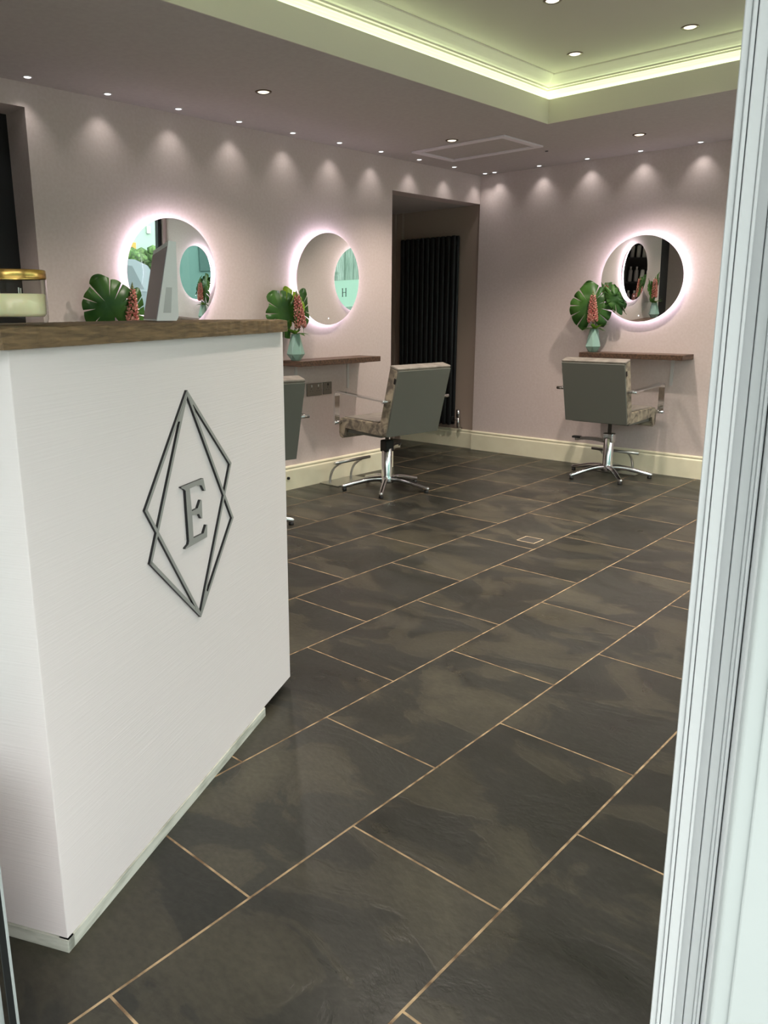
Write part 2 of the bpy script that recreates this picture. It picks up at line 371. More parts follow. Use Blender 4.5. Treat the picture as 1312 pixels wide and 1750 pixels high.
# right-hand door post: stepped uPVC profile seen face-on
dp_ = MB()
def strip(mb, x0, x1, y0, y1, z0=0, z1=2.12, bev=0.0): mb.box((x0, y0, z0), (x1, y1, z1), bev, M=DM)
strip(dp_, .906, .912, .012, .017, bev=.001); strip(dp_, .912, .9155, .008, .045, bev=.0006); strip(dp_, .9162, .9265, .006, .075, bev=.001)
strip(dp_, .9265, .9295, .003, .075, bev=.001)
dp_.mi = 1
strip(dp_, .9295, .9400, .016, .075, bev=.001); strip(dp_, .9405, .9495, .014, .075, bev=.001)
dp_.mi = 0
strip(dp_, .9495, .9525, .010, .075, bev=.001); strip(dp_, .9525, .9555, .006, .075, bev=.001)
dp_.mi = 2; strip(dp_, .9555, .9568, .010, .075)
dp_.mi = 0; strip(dp_, .9568, .99, -.012, .075, bev=.003)
t4 = struct('trim_4', dp_, [upvc_grey_m, upvc_grey_m, gasket_m])
ol = MB(); strip(ol, .958, 1.09, -.030, -.0122, 0, 2.12, .004); strip(ol, .975, 1.09, -.034, -.030, 0, 2.12, .002)
t5 = struct('trim_5', ol, upvc_m)
px_, py_ = dw(.906, .012); RT = Matrix.Translation((px_, py_, .93)) @ Matrix.Rotation(DA, 4, 'Z') @ Matrix.Rotation(math.radians(-.5), 4, 'Y') @ Matrix.Rotation(-DA, 4, 'Z') @ Matrix.Translation((-px_, -py_, -.93))
for o_ in (t4, t5): o_.matrix_world = Matrix.Translation((e2.x*-.002, e2.y*-.002, 0)) @ RT
# left-hand post with gasket
lp_ = MB(); LX = -.068; strip(lp_, LX-.004, LX, .064, .07, bev=.0008); lp_.mi = 1; strip(lp_, LX-.003, LX-.001, .050, .064, 0, .30); lp_.mi = 0; strip(lp_, LX-.004, LX-.001, .050, .064, .3, 2.12); strip(lp_, LX-.065, LX-.012, -.003, .05, bev=.001)
struct('trim_6', lp_, [upvc_m, gasket_m])
sky_block = MB(); sky_block.box((-1.3, -.40, 2.35), (2.3, 0, 2.75), .01, M=DM); struct('added_sky_block', sky_block, upvc_m)  # unseen overhang added above the door to block light from the sky
hd = MB(); strip(hd, -.06, 1.09, -.01, .075, 2.10, 2.14); struct('trim_7', hd, upvc_m)
th_ = MB(); strip(th_, 0, .906, -.03, .06, -.02, .004); struct('trim_8', th_, brushed_m)
def window(name, M, x0, x1, z0, z1, mull, fm, depth=.06):
    mb = MB(); f_ = .05
    mb.box((x0, 0, z0), (x1, depth, z0+f_), M=M); mb.box((x0, 0, z1-f_), (x1, depth, z1), M=M)
    for x in [x0, x1-f_] + mull: mb.box((x, 0, z0+f_), (x+f_, depth, z1-f_), M=M)
    o = struct(name, mb, fm)
    g_ = MB().box((x0+f_, depth/2-.003, z0+f_), (x1-f_, depth/2+.003, z1-f_), M=M).build('window_pane', glass_pane_m, o)
    return o
window('window_1', DM, WI0, WI1-.0, .45, 2.12, [], upvc_m)
window('window_2', DM, 1.09, 1.86, .45, 2.12, [], upvc_m)
# right side: nearly all glass
yR0 = yfront(XR)
rw = MB(); rw.box((XR, yR0-.1, -.1), (XR+.12, 1.45, ZT)); rw.box((XR, 1.45, -.1), (XR+.12, 5.84, .16)); rw.box((XR, 1.45, 2.22), (XR+.12, 5.84, ZT)); rw.box((XR, 5.84, -.1), (XR+.12, YB+.16, ZT))
struct('wall_right', rw, wall_m)
RM = Matrix.Translation((XR+.03, 1.45, 0)) @ Matrix.Rotation(PI/2, 4, 'Z') @ Matrix.Scale(-1, 4, (0, 1, 0))
wr = window('window_3', RM, 0, 4.39, .16, 2.22, [1.42, 2.87], gasket_m)
# frosted vinyl band with a letter on the side window
fv = MB().box((XR+.022, 2.15, .78), (XR+.026, 2.86, 1.18)).build('frosted_vinyl_band', mat('frosted_vinyl', srgb(165, 195, 180), .8, 0, Transmission_Weight=.0))
fv.parent = wr
vm_ = fv.data.materials[0]; n, l, b = tree(vm_); o = [x for x in n if x.type == 'OUTPUT_MATERIAL'][0]
t = n.new('ShaderNodeBsdfTranslucent'); t.inputs[0].default_value = (.80, .95, .88, 1); mx = n.new('ShaderNodeMixShader'); mx.inputs[0].default_value = .7
l.new(b.outputs[0], mx.inputs[1]); l.new(t.outputs[0], mx.inputs[2]); l.new(mx.outputs[0], o.inputs[0])
hl = MB(); hy, hz, hs = 2.56, 1.00, .125
for y_ in (hy-.045, hy+.030): hl.box((XR+.019, y_, hz-hs/2), (XR+.0215, y_+.015, hz+hs/2)); hl.box((XR+.019, y_-.008, hz-hs/2), (XR+.0215, y_+.023, hz-hs/2+.006)); hl.box((XR+.019, y_-.008, hz+hs/2-.006), (XR+.0215, y_+.023, hz+hs/2))
hl.box((XR+.019, hy-.045, hz-.004), (XR+.0215, hy+.04, hz+.004))
ho = hl.build('letter', emblem_side_m, fv)

# ------------------------------------------------------------------ reception counter
A2 = (-1.265, .56); CA = math.atan2(.901, -.434)
ctr = thing('reception_counter', 'white reception counter with raised diamond emblem and letter E on its front', 'reception desk', (*A2, 0), CA)
# local: x along front, y into the depth
def cbox(a, b_, bev=0): return MB().box(a, b_, bev)
mb = MB(); D_ = .36
mb.box((0, 0, .028), (1.18, D_, 1.146), .002); mb.build('body_panel', panel_m, ctr)
pl = MB(); pl.box((-.002, -.003, 0), (.962, .02, .0275)); pl.box((-.004, -.003, 0), (.015, D_, .0275)); pl.box((.94, .02, 0), (.962, D_, .0275)); pl.build('plinth', plinth_m, ctr)
dk = MB(); dk.box((.02, D_, .74), (1.16, .85, .77)); dk.box((1.13, D_, 0), (1.155, .82, .74)); dk.box((.03, D_, 0), (.055, .82, .74)); set_label(dk.build('desk_surface', desk_m, ctr), 'lower white desk behind the counter')
# emblem
def poly_bar(mb, pts, wd, y0, y1):
    pass
em = MB()
def strap(p, q, wd=.0085, z0=-.006, ext=.003):
    p = Vector(p); q = Vector(q); d = (q-p).normalized(); nn = Vector((-d.y, d.x))*wd/2; p = p-d*ext; q = q+d*ext
    P = [p+nn, q+nn, q-nn, p-nn]; v = [em.bm.verts.new((a.x, z0, a.y)) for a in P]; v2 = [em.bm.verts.new((a.x, 0, a.y)) for a in P]
    em.mi = 0; em.face(v); em.mi = 1
    for i in range(4): em.face([v[i], v[(i+1) % 4], v2[(i+1) % 4], v2[i]])
top, bot = (.569, 1.024), (.581, .474)
sides = [(.365, .793), (.371, .674), (.781, .819), (.781, .673)]
for k, s_ in enumerate(sides):
    strap(top, s_, z0=-.006-.0001*k); strap(s_, bot, z0=-.006-.0001*k)
# solid wedges where straps meet at the tips
def wedge(P, z0=-.0065):
    v = [em.bm.verts.new((a[0], z0, a[1])) for a in P]; v2 = [em.bm.verts.new((a[0], 0, a[1])) for a in P]
    em.mi = 0; em.face(v); em.mi = 1
    for i in range(len(P)): em.face([v[i], v[(i+1) % len(P)], v2[(i+1) % len(P)], v2[i]])
def lerp(a, b_, t): return (a[0]+(b_[0]-a[0])*t, a[1]+(b_[1]-a[1])*t)
wedge([top, lerp(top, sides[0], .26), lerp(top, sides[1], .18)]); wedge([top, lerp(top, sides[2], .13), lerp(top, sides[3], .1)])
wedge([bot, lerp(bot, sides[0], .1), lerp(bot, sides[1], .13)]); wedge([bot, lerp(bot, sides[2], .16), lerp(bot, sides[3], .22)])
emo = em.build('emblem', [emblem_face_m, emblem_side_m], ctr, fix=False); set_label(emo, 'grey raised emblem of crossed diamond outlines with black edges')
EP = [(0.517, 0.8121), (0.6255, 0.8113), (0.6352, 0.7778), (0.6288, 0.7788), (0.616, 0.7953), (0.5944, 0.8006), (0.5561, 0.8001), (0.5609, 0.7441), (0.5903, 0.7446), (0.6062, 0.7619), (0.6124, 0.7593), (0.611, 0.7137), (0.6055, 0.7151), (0.595, 0.7292), (0.5613, 0.7338), (0.5624, 0.6772), (0.6137, 0.6755), (0.6293, 0.6934), (0.6349, 0.6919), (0.6311, 0.6613), (0.5214, 0.6615), (0.5202, 0.6641), (0.5364, 0.6692), (0.5401, 0.6758), (0.536, 0.7992), (0.5285, 0.8045), (0.5167, 0.8096)]
el = MB(); v = [el.bm.verts.new((a, -.007, z)) for a, z in EP]; v2 = [el.bm.verts.new((a, 0, z)) for a, z in EP]
el.face(v); el.mi = 1
for i in range(len(EP)): el.face([v[i], v[(i+1) % len(EP)], v2[(i+1) % len(EP)], v2[i]])
el.build('letter', [emblem_face_m, emblem_side_m], emo, fix=False)
# countertop slab: rough-edged timber
sb = MB(); nx, ny = 90, 14; x0, x1, y0, y1 = -.034, 1.166, -.022, .40; zt, zb = 1.1815, 1.1465
rs = random.Random(3)
def wob(i, a): return a*(math.sin(i*.55)*.5 + math.sin(i*1.7+1)*.3 + rs.uniform(-.4, .4))
fr = [wob(i, .0022) for i in range(nx+1)]; fz = [wob(i+9, .0016) for i in range(nx+1)]; bk = [wob(i+5, .004) for i in range(nx+1)]
G = []
for j in range(ny+1):
    row = []
    for i in range(nx+1):
        x = x0+(x1-x0)*i/nx; y = y0+(y1-y0)*j/ny; z = zt+.0009*math.sin(i*.9+j*1.3)+rs.uniform(-.0006, .0006)
        if j == 0: y += fr[i]+.002; z += fz[i]-.002
        if j == ny: y += bk[i]
        row.append(sb.bm.verts.new((x, y, z)))
    G.append(row)
B0 = [sb.bm.verts.new((x0+(x1-x0)*i/nx, y0+fr[i]*.6, zb+(abs(wob(i+20, .0006))))) for i in range(nx+1)]
B1 = [sb.bm.verts.new((x0+(x1-x0)*i/nx, y1+bk[i], zb)) for i in range(nx+1)]
for j in range(ny):
    for i in range(nx): sb.face([G[j][i], G[j][i+1], G[j+1][i+1], G[j+1][i]], True)
for i in range(nx): sb.face([B0[i], B0[i+1], G[0][i+1], G[0][i]]); sb.face([B1[i+1], B1[i], G[ny][i], G[ny][i+1]]); sb.face([B0[i+1], B0[i], B1[i], B1[i+1]])
for k in (0, nx): sb.face([G[j][k] for j in range(ny+1)] + [B1[k], B0[k]])
so = sb.build('countertop', slab_m); so.location = (*A2, 0); so.rotation_euler = (0, 0, CA)
tag(so, 'rustic brown timber slab lying on top of the white reception counter', 'countertop')

def cw(x, y, z=0): # counter-local to world
    return (A2[0]+math.cos(CA)*x-math.sin(CA)*y, A2[1]+math.sin(CA)*x+math.cos(CA)*y, z)
# candle
cx, cy, _ = cw(.108, .068)
cdl = thing('jar_candle', 'cream wax candle in clear glass jar with gold rim on the countertop', 'candle', (cx, cy, 1.1837))
g_ = MB(); g_.lathe([(0, 0), (.048, 0), (.053, .003), (.055, .01), (.0555, .09), (.0535, .09), (.052, .018), (.048, .013), (0, .013)], seg=48); g_.build('glass_jar', pane_mat('jar_glass', (.985, .99, .98, 1)), cdl)
g_ = MB(); g_.lathe([(0, .0135), (.0475, .0135), (.0512, .019), (.0524, .050), (.050, .0515), (0, .0505)], seg=48); g_.build('wax', wax_m, cdl)
g_ = MB(); g_.lathe([(.0556, .076), (.0565, .078), (.0565, .0895), (.055, .091), (.053, .0895), (.0525, .078)], seg=48); g_.build('gold_rim', gold_m, cdl)
for a in (0, 2.1, 4.2): MB().tube([(.022*math.cos(a), .022*math.sin(a), .050), (.022*math.cos(a)+.001, .022*math.sin(a), .062)], .0012, 6).build('wick', casing_m, cdl)
# wedge-shaped till screen
til = thing('till_screen', 'white wedge-shaped till screen seen edge-on at the middle of the countertop', 'till', (*cw(.68, .09, 1.1837)[:2], 1.1837))
def tl(x, y, z): p = Vector(cw(x, y, z)) - Vector(til.location); return p
W_ = Vector(cw(.925, .315)) - Vector(cw(.665, .119))
side = [tl(.665, .119, 1.1837), tl(.681, .074, 1.1837), tl(.684, .070, 1.193), tl(.722, .088, 1.369), tl(.717, .105, 1.372)]
MB().prism(side, W_).build('casing', casing_m, til)
nrm = (side[4]-side[0]).cross(W_).normalized()
if nrm.dot(side[0]-side[1]) < 0: nrm = -nrm
a0 = side[0]+(side[4]-side[0])*.02+W_*.015; a1 = side[0]+(side[4]-side[0])*.93+W_*.015
q = [a0+nrm*.0005, a1+nrm*.0005, a1+W_*.95+nrm*.0005, a0+W_*.95+nrm*.0005]
MB().prism(q, nrm*.0012).build('screen', screen_m, til)
sd = -W_.normalized()*.0008; c_ = lambda u_, v_: side[1]*(1-u_)*(1-v_)+side[0]*u_*(1-v_)+side[3]*(1-u_)*v_+side[4]*u_*v_
pp = [c_(.30, .10), c_(.72, .10), c_(.70, .42), c_(.30, .42)]
po = MB(); po.prism([p+sd for p in pp], -sd*.5); set_label(po.build('port_cover', mat('grey_plastic', srgb(186, 186, 182), .4), til), 'grey rectangular cover on the side of the casing')

# ------------------------------------------------------------------ styling stations
def shelf(name_lab, pos, rz, L, brk, group='styling shelves'):
    # local: x along wall, y away from wall
    s = thing('wall_shelf', name_lab, 'shelf', pos, rz, group)
    b_ = MB(); b_.box((-L/2, 0, -.036), (L/2, .205, 0), .002); b_.build('shelf_board', dark_wood_m, s)
    for x in brk:
        k = MB(); k.box((x-.011, 0, -.23), (x+.011, .006, -.037)); k.box((x-.011, .006, -.043), (x+.011, .17, -.037)); k.build('shelf_bracket', white_metal_m, s)
    return s
SL = Matrix.Rotation(-PI/2, 4, 'Z')   # on the left wall x-> -y, y -> +x
S1 = shelf('dark wood styling shelf on the left wall nearest the reception counter, under the round mirror', (XL, 2.66, .892), -PI/2, .80, (-.27, .27))
S2 = shelf('dark wood styling shelf on the left wall, above the two steel sockets', (XL, 3.985, .892), -PI/2, .80, (-.27, .25))
S3 = shelf('dark wood styling shelf on the back wall behind the grey chair at the right', (-2.500, YB, .892), PI, .775, (-.245, .25))
S4 = shelf('dark wood styling shelf at the far right of the back wall, seen only reflected', (.09, YB, .892), PI, .775, (-.245, .25))

def mirror(lab, pos, rz):
    s = thing('round_mirror', lab, 'mirror', pos, rz, 'backlit round mirrors')
    tilt = Matrix.Rotation(math.radians(1.8), 4, 'X')   # local +y out of wall; top leans out
    F = Matrix.Translation((0, .048, 0)) @ Matrix.Rotation(-math.radians(1.8), 4, 'X') @ Matrix.Rotation(-PI/2, 4, 'X')
    m1 = MB(); m1.lathe([(0, -.004), (.300, -.004), (.304, -.003), (.304, .0), (0, .0)], seg=96, smooth=False, M=F)
    o = m1.build('mirror_disc', mirror_m, s)
    m2 = MB(); m2.lathe([(0, -.030), (.272, -.030), (.272, -.0045), (0, -.0045)], seg=64, M=F); m2.build('backing_box', casing_m, s)
    m3 = MB(); m3.lathe([(.2725, -.026), (.280, -.026), (.280, -.012), (.2725, -.012)], seg=96, M=F); m3.build('led_ring', halo_m, s)
    m4 = MB(); m4.lathe([(0, .0), (.0035, .0), (.0035, .0012), (0, .0012)], c=(0, .26, 0), seg=16, M=F); m4.build('touch_switch', emis('switch_glow', (1, 1, 1, 1), 1.0), s)
    return s
MZ = 1.421
mirror('backlit round mirror nearest the reception counter, behind the till screen', (XL, 2.745, MZ), -PI/2)
mirror('backlit round mirror on the left wall above the two steel sockets, middle of the three', (XL, 4.02, MZ), -PI/2)
mirror('backlit round mirror on the back wall above the right-hand grey chair', (-2.520, YB, MZ), PI)
mirror('backlit round mirror at the far right of the back wall, seen only as a reflection', (.075, YB, MZ), PI)

# ---- vases and flowers
def vase_mesh():
    mb = MB(); k = 6
    rings = [(.032, 0, 0), (.060, .042, .5), (.031, .168, 0), (.031, .172, 0), (.027, .172, 0), (.027, .13, 0)]
    R = []
    for r, z, ph in rings:
        R.append([mb.bm.verts.new((r*math.cos(2*PI*(i+ph)/k), r*math.sin(2*PI*(i+ph)/k), z)) for i in range(k)])
    for a, b_ in zip(R, R[1:]):
        tri = a in (R[0], R[1])
        for i in range(k):
            j = (i+1) % k
            if a is R[0]: mb.face([a[i], a[j], b_[i]]); mb.face([a[j], b_[j], b_[i]])
            elif a is R[1]: mb.face([a[i], a[j], b_[j]]); mb.face([a[i], b_[j], b_[i]])
            else: mb.face([a[i], a[j], b_[j], b_[i]])
    mb.face(R[0][::-1]); mb.face(R[-1]); return mb
def monstera(mb, base, tip, nrm, L, W, seed=0, droop=.12):
    """split heart-shaped leaf: base point, direction to the tip, face normal"""
    rs = random.Random(seed); base = Vector(base); y = (Vector(tip)-base).normalized(); nrm = Vector(nrm).normalized()
    x = y.cross(nrm).normalized(); z = x.cross(y).normalized()
    cut = [24, 50, 77, 104, 132]
    def R(ph): # ph degrees from the tip direction
        t = math.radians(ph); r = .5 + .12*math.exp(-(ph/16)**2)
        if ph > 120: r = .5+.05*(ph-120)/40
        if ph > 158: r *= max(.25, 1-(ph-158)/26)
        return r
    pts = []
    def side(sg):
        out = []; prev = 0
        cs = [c+rs.uniform(-6, 6) for c in cut]
        bounds = [0]+cs+[178]
        for i in range(len(bounds)-1):
            a, b_ = bounds[i], bounds[i+1]
            g0 = 2.4 if i else 0; g1 = 1.2 if i < len(bounds)-2 else 0
            for k in range(6):
                ph = a+g0+(b_-a-g0-g1)*k/5; r = R(ph)*(1-.04*(abs(k-2.8)/2.8)**2*(1 if i else .2))
                out.append((sg*math.sin(math.radians(ph))*r*W/1.0, .42*L/L + math.cos(math.radians(ph))*r*.98))
            if i < len(bounds)-2:
                ph = b_; rin = .15+.10*rs.random(); ph2 = ph-4
                out.append((sg*math.sin(math.radians(ph2))*rin*W*1.05, .42+math.cos(math.radians(ph2))*rin))
        return out
    Rt = side(1); Lt = side(-1)
    poly = Rt + Lt[::-1][0:-1]
    vs = []
    for px, py in poly:
        X = px*L; Y = py*L; zz = -droop*L*(py-.1)**2 - .35*abs(px)**1.5*L*.5 + .012*math.sin(px*19+py*7)
        vs.append(mb.bm.verts.new(base + x*X + y*Y + z*zz))
    es = [mb.bm.edges.new((vs[i], vs[(i+1) % len(vs)])) for i in range(len(vs))]
    r = bmesh.ops.triangle_fill(mb.bm, edges=es, use_beauty=True)
    fs = [f for f in r['geom'] if isinstance(f, bmesh.types.BMFace)]
    for f in fs: f.material_index = mb.mi; f.smooth = True
def blade(mb, base, dirv, nrm, L, W):
    base = Vector(base); y = Vector(dirv).normalized(); x = y.cross(Vector(nrm)).normalized(); z = x.cross(y)
    prof = [(0, .1), (.2, .7), (.45, 1), (.7, .75), (.9, .3), (1, 0)]; A = []; B = []; M_ = []
    for t, ww in prof:
        c = base+y*L*t - z*L*.35*t*t; A.append(mb.bm.verts.new(c+x*W*ww/2+z*W*.1*ww)); B.append(mb.bm.verts.new(c-x*W*ww/2+z*W*.1*ww)); M_.append(mb.bm.verts.new(c))
    for i in range(len(prof)-1): mb.face([A[i], A[i+1], M_[i+1], M_[i]], True); mb.face([M_[i], M_[i+1], B[i+1], B[i]], True)
def spike(mb, base, top, n=80, r0=.036):
    base, top = Vector(base), Vector(top); ax = (top-base).normalized(); x = ax.cross(Vector((1, .3, 0))).normalized(); y = ax.cross(x)
    for i in range(n):
        t = i/n; a = i*2.39996; rad = r0*(1-.55*t**2.2); c = base+(top-base)*t + (x*math.cos(a)+y*math.sin(a))*rad*.72
        s_ = .0145*(1-.5*t); o = (x*math.cos(a)+y*math.sin(a)-ax*.5).normalized(); q = o.to_track_quat('Z', 'Y').to_matrix().to_4x4()
        mb.lathe([(s_*.35, -s_*.8), (s_*.55, 0), (s_*.95, s_*.85), (s_*.4, s_*.4), (0, s_*.3)], seg=6, M=Matrix.Translation(c) @ q)
    return mb
def arrangement(pos, lab, leaves, flower, seed=0, vl='', vg='duck egg vases'):
    v_ = tag(vase_mesh().build('faceted_vase', vase_m), vl, 'vase', vg); v_.location = pos; v_.rotation_euler = (0, 0, .4)
    f_ = thing('flower_arrangement', lab, 'flowers', (pos[0], pos[1], pos[2]+.17), 0, 'monstera and pink flower arrangements')
    for k, (b_, t_, nn, L, W, lime) in enumerate(leaves):
        mb = MB(); monstera(mb, b_, t_, nn, L, W, seed+k)
        o = mb.build('monstera_leaf', lime_m if lime else leaf_m, f_, fix=False)
        sm = o.modifiers.new('s', 'SOLIDIFY'); sm.thickness = .0012
        MB().tube(smooth_path([(0, 0, -.10), (0, 0, .0), Vector(b_)*.6, Vector(b_)]), .0035, 6).build('leaf_stem', stem_m, f_)
    fb, ft = flower
    spike(MB(), fb, ft).build('flower_spike', pink_m, f_)
    tp = MB(); d_ = (Vector(ft)-Vector(fb)).normalized()
    for i in range(12):
        a = i*2.4; tp.ball(Vector(ft)+d_*(.003*i)+Vector((math.cos(a), math.sin(a), 0))*.006*(1-i/13), .005*(1-i/16), 1, (1, 1, 1.8))
    tp.build('flower_tip', tip_m, f_)
    MB().tube([(0, 0, -.10), (0, 0, 0), fb], .004, 6).build('flower_stem', stem_m, f_)
    sl = MB(); rs = random.Random(seed+5)
    for i in range(11):
        a = i*2*PI/11+rs.uniform(-.2, .2); up = rs.uniform(.1, 1.1)
        blade(sl, (.01*math.cos(a), .01*math.sin(a), .0), (math.cos(a), math.sin(a), up), (-.3*math.cos(a), -.3*math.sin(a), 1), rs.uniform(.07, .11), .035)
    o = sl.build('small_leaves', leaf_m, f_, fix=False)
    return f_
VX = XL+.105
# coordinates below are relative to the vase neck; camera looks along (-.7,.7)
def L_left(k=1.0):
    return [((-.01, .0, .03), (.02, -.21, .27), (.75, -.35, .35), .31*k, .92, False),
            ((-.035, .03, .06), (-.075, -.03, .33), (.5, -.8, .1), .25*k, .75, True),
            ((.01, .035, .03), (-.0, .10, .26), (.9, .25, .2), .27*k, .62, False)]
arrangement((VX, 2.325, .893), 'split monstera leaves and pink flower spike rising behind the timber countertop',
            [((0.0, .02, .04), (.02, -.10, .30), (.8, -.45, .3), .32, .92, False), ((.01, .06, .03), (0, .16, .30), (.9, .1, .2), .26, .6, False)],
            ((.02, .075, .07), (.03, .085, .27)), 11, vl='pale green faceted vase on the styling shelf nearest the counter')
arrangement((VX, 3.640, .893), 'monstera leaves, one tinted lime as if backlit, with pink spike, beside the middle round mirror', L_left(),
            ((.02, .03, .05), (.03, -.01, .25)), 23, vl='pale green faceted vase at the near end of the shelf above the steel sockets')
BKL = [((-.01, -.01, .02), (-.06, -.03, .35), (.25, -.92, .25), .335, .95, False), ((.08, .03, .31), (.19, .02, .12), (.25, -.8, .45), .23, .48, False)]
arrangement((-2.822, YB-.115, .893), 'round split monstera leaf and pink flower spike on the back-wall shelf left of the mirror', BKL,
            ((.0, -.035, .06), (-.005, -.045, .25)), 37, vl='pale green faceted vase at the left end of the back-wall shelf')
arrangement((-.17, YB-.115, .893), 'monstera leaves and pink spike at the far right station, seen only as a reflection', BKL,
            ((.0, -.035, .06), (-.005, -.045, .25)), 51, vl='pale green faceted vase at the far right station, seen only as a reflection')

# ------------------------------------------------------------------ styling chairs
def make_chair():
    t = thing('salon_chair', '', 'chair', (0, 0, 0), 0, 'grey salon chairs')
    W = .239
    # backrest: upholstered slab with a plain vinyl rear panel
    a = math.atan2(.110, .442); L = math.hypot(.110, .442)
    BM = Matrix.Translation((-.245, 0, .414)) @ Matrix.Rotation(-a, 4, 'Y')    # local z runs up the backrest
    mb = MB(); mb.box((.003, -W, 0), (.084, W, L), .016, M=BM); bk = mb.build('backrest', fabric_m, t)
    mb = MB(); mb.box((-.004, -W+.004, .004), (.010, W-.004, L-.014), .003, M=BM); set_label(mb.build('back_panel', backpanel_m, t), 'plain grey vinyl rear panel')
    mb = MB(); mb.box((.002, -W-.001, L-.016), (.080, W+.001, L+.003), .008, M=BM); mb.build('top_roll', seat_m, t)
    for s in (-1, 1):
        mb = MB(); mb.box((.006, s*W, L-.10), (.020, s*(W+.002), L-.065), M=BM); set_label(mb.build('fabric_tag', black_m, t), 'small black tag')
    # seat: cushion with front roll
    P = [(-.215, .418), (-.235, .50), (.17, .508), (.205, .503), (.224, .485), (.228, .40), (.218, .372), (.195, .364), (.170, .372), (.160, .445), (.02, .432)]
    mb = MB(); mb.prism([(x, -W, z) for x, z in P], (0, 2*W, 0))
    es = [e for e in mb.bm.edges if abs(e.verts[0].co.y-e.verts[1].co.y) < 1e-6]
    r = bmesh.ops.bevel(mb.bm, geom=es, offset=.006, segments=2, affect='EDGES')
    mb.build('seat', fabric_m, t)
    mb = MB(); mb.box((-.16, -W+.014, .503), (.18, W-.014, .514), .004); mb.build('seat_pad', seat_m, t)
    mb = MB(); mb.box((-.18, -W+.02, .405), (.155, W-.02, .43), .004); set_label(mb.build('seat_underside', backpanel_m, t), 'grey vinyl underside')
    for s in (-1, 1):
        y = s*.275
        path = [(.200, y, .465), (.205, y, .50), (.203, y, .655), (.196, y, .676), (.178, y, .683)]
        path = path[:2] + smooth_path(path[2:], 4) + [(-.05, y, .668), (-.285, y, .653)]
        mb = MB(); mb.tube(path, .01, flat=(.042, .011), up=(0.3, 0, 1) if 0 else (1, 0, 0.001))
        ar = mb.build('armrest', chrome_m, t)
        for bx, bz, br in ((.202, .475, .013), (-.275, .652, .011)): MB().tube([(bx, s*(W-.015), bz), (bx, s*.302, bz)], br, 14).build('armrest_bolt', chrome_m, ar)
    return t
def make_base(t, off, ang0, pedal, cover):
    ox, oy = off
    mb = MB(); mb.lathe([(0, .045), (.045, .045), (.047, .06), (.042, .085), (.037, .10), (.037, .285), (.028, .295), (.014, .30), (.013, .43), (0, .43)], c=(ox, oy, 0), seg=28); mb.build('column', chrome_m, t)
    mb = MB(); mb.box((ox-.10, oy-.09, .418), (ox+.10, oy+.09, .428)); mb.build('seat_plate', rubber_m, t)
    for k in range(5):
        a = ang0+2*PI*k/5; c, s = math.cos(a), math.sin(a)
        path = [(ox+c*r, oy+s*r, z) for r, z in ((.02, .068), (.08, .072), (.15, .064), (.22, .048), (.275, .034), (.305, .028))]
        pts = smooth_path(path, 3); rad = [.021-.008*i/(len(pts)-1) for i in range(len(pts))]
        lg = MB().tube(pts, rad, 10).ball((ox+c*.305, oy+s*.305, .028), .0145, 2).build('base_leg', chrome_m, t)
        MB().lathe([(0, 0), (.015, 0), (.016, .004), (.014, .018), (0, .018)], c=(ox+c*.298, oy+s*.298, 0), seg=14).build('rubber_foot', rubber_m, lg)
    if cover:
        mb = MB(); mb.box((ox-.034, oy-.037, .262), (ox+.034, oy+.037, .345), .010); set_label(mb.build('pump_cover', rubber_m, t), 'black pump cover')
    else:
        mb = MB(); mb.box((ox-.030, oy-.040, .255), (ox+.030, oy+.040, .325), .010); mb.build('pump_housing', chrome_m, t)
    c, s = math.cos(pedal), math.sin(pedal)
    pth = smooth_path([(ox+c*.02, oy+s*.02, .262), (ox+c*.10, oy+s*.10, .272), (ox+c*.18, oy+s*.18, .272), (ox+c*.25, oy+s*.25, .262)], 4)
    pd = MB().tube(pth, .01, flat=(.036, .024), up=(0, 0, 1)).build('pump_pedal', chrome_m, t)
    q = Matrix.Translation((ox+c*.245, oy+s*.245, .274)) @ Matrix.Rotation(pedal, 4, 'Z')
    MB().box((-.035, -.02, -.006), (.03, .02, .008), .003, M=q).build('pedal_pad', rubber_m, pd)
def place_chair(t, x, y, th, feet, ang, pedal, cover, lab):
    t.location = (x, y, 0); t.rotation_euler = (0, 0, th); t['label'] = lab
    d = Vector((feet[0]-x, feet[1]-y)); c, s = math.cos(-th), math.sin(-th)
    make_base(t, (c*d.x-s*d.y, s*d.x+c*d.y), ang-th, pedal-th, cover)
ch0 = make_chair(); ch1 = copy_tree(ch0); ch2 = copy_tree(ch0)
place_chair(ch0, -3.452, 4.095, math.radians(173.3), (-3.475, 4.125), math.radians(15), math.radians(112), True, 'grey-backed salon chair in front of the alcove, facing the left wall')
place_chair(ch1, -2.560, 5.605, math.radians(89.3), (-2.535, 5.540), math.radians(25), math.radians(186), False, 'grey-backed salon chair facing the back wall under the right-hand mirror')
place_chair(ch2, -3.408, 2.750, math.radians(168), (-3.408, 2.752), math.radians(60), math.radians(200), True, 'grey-backed salon chair mostly hidden behind the white reception counter')

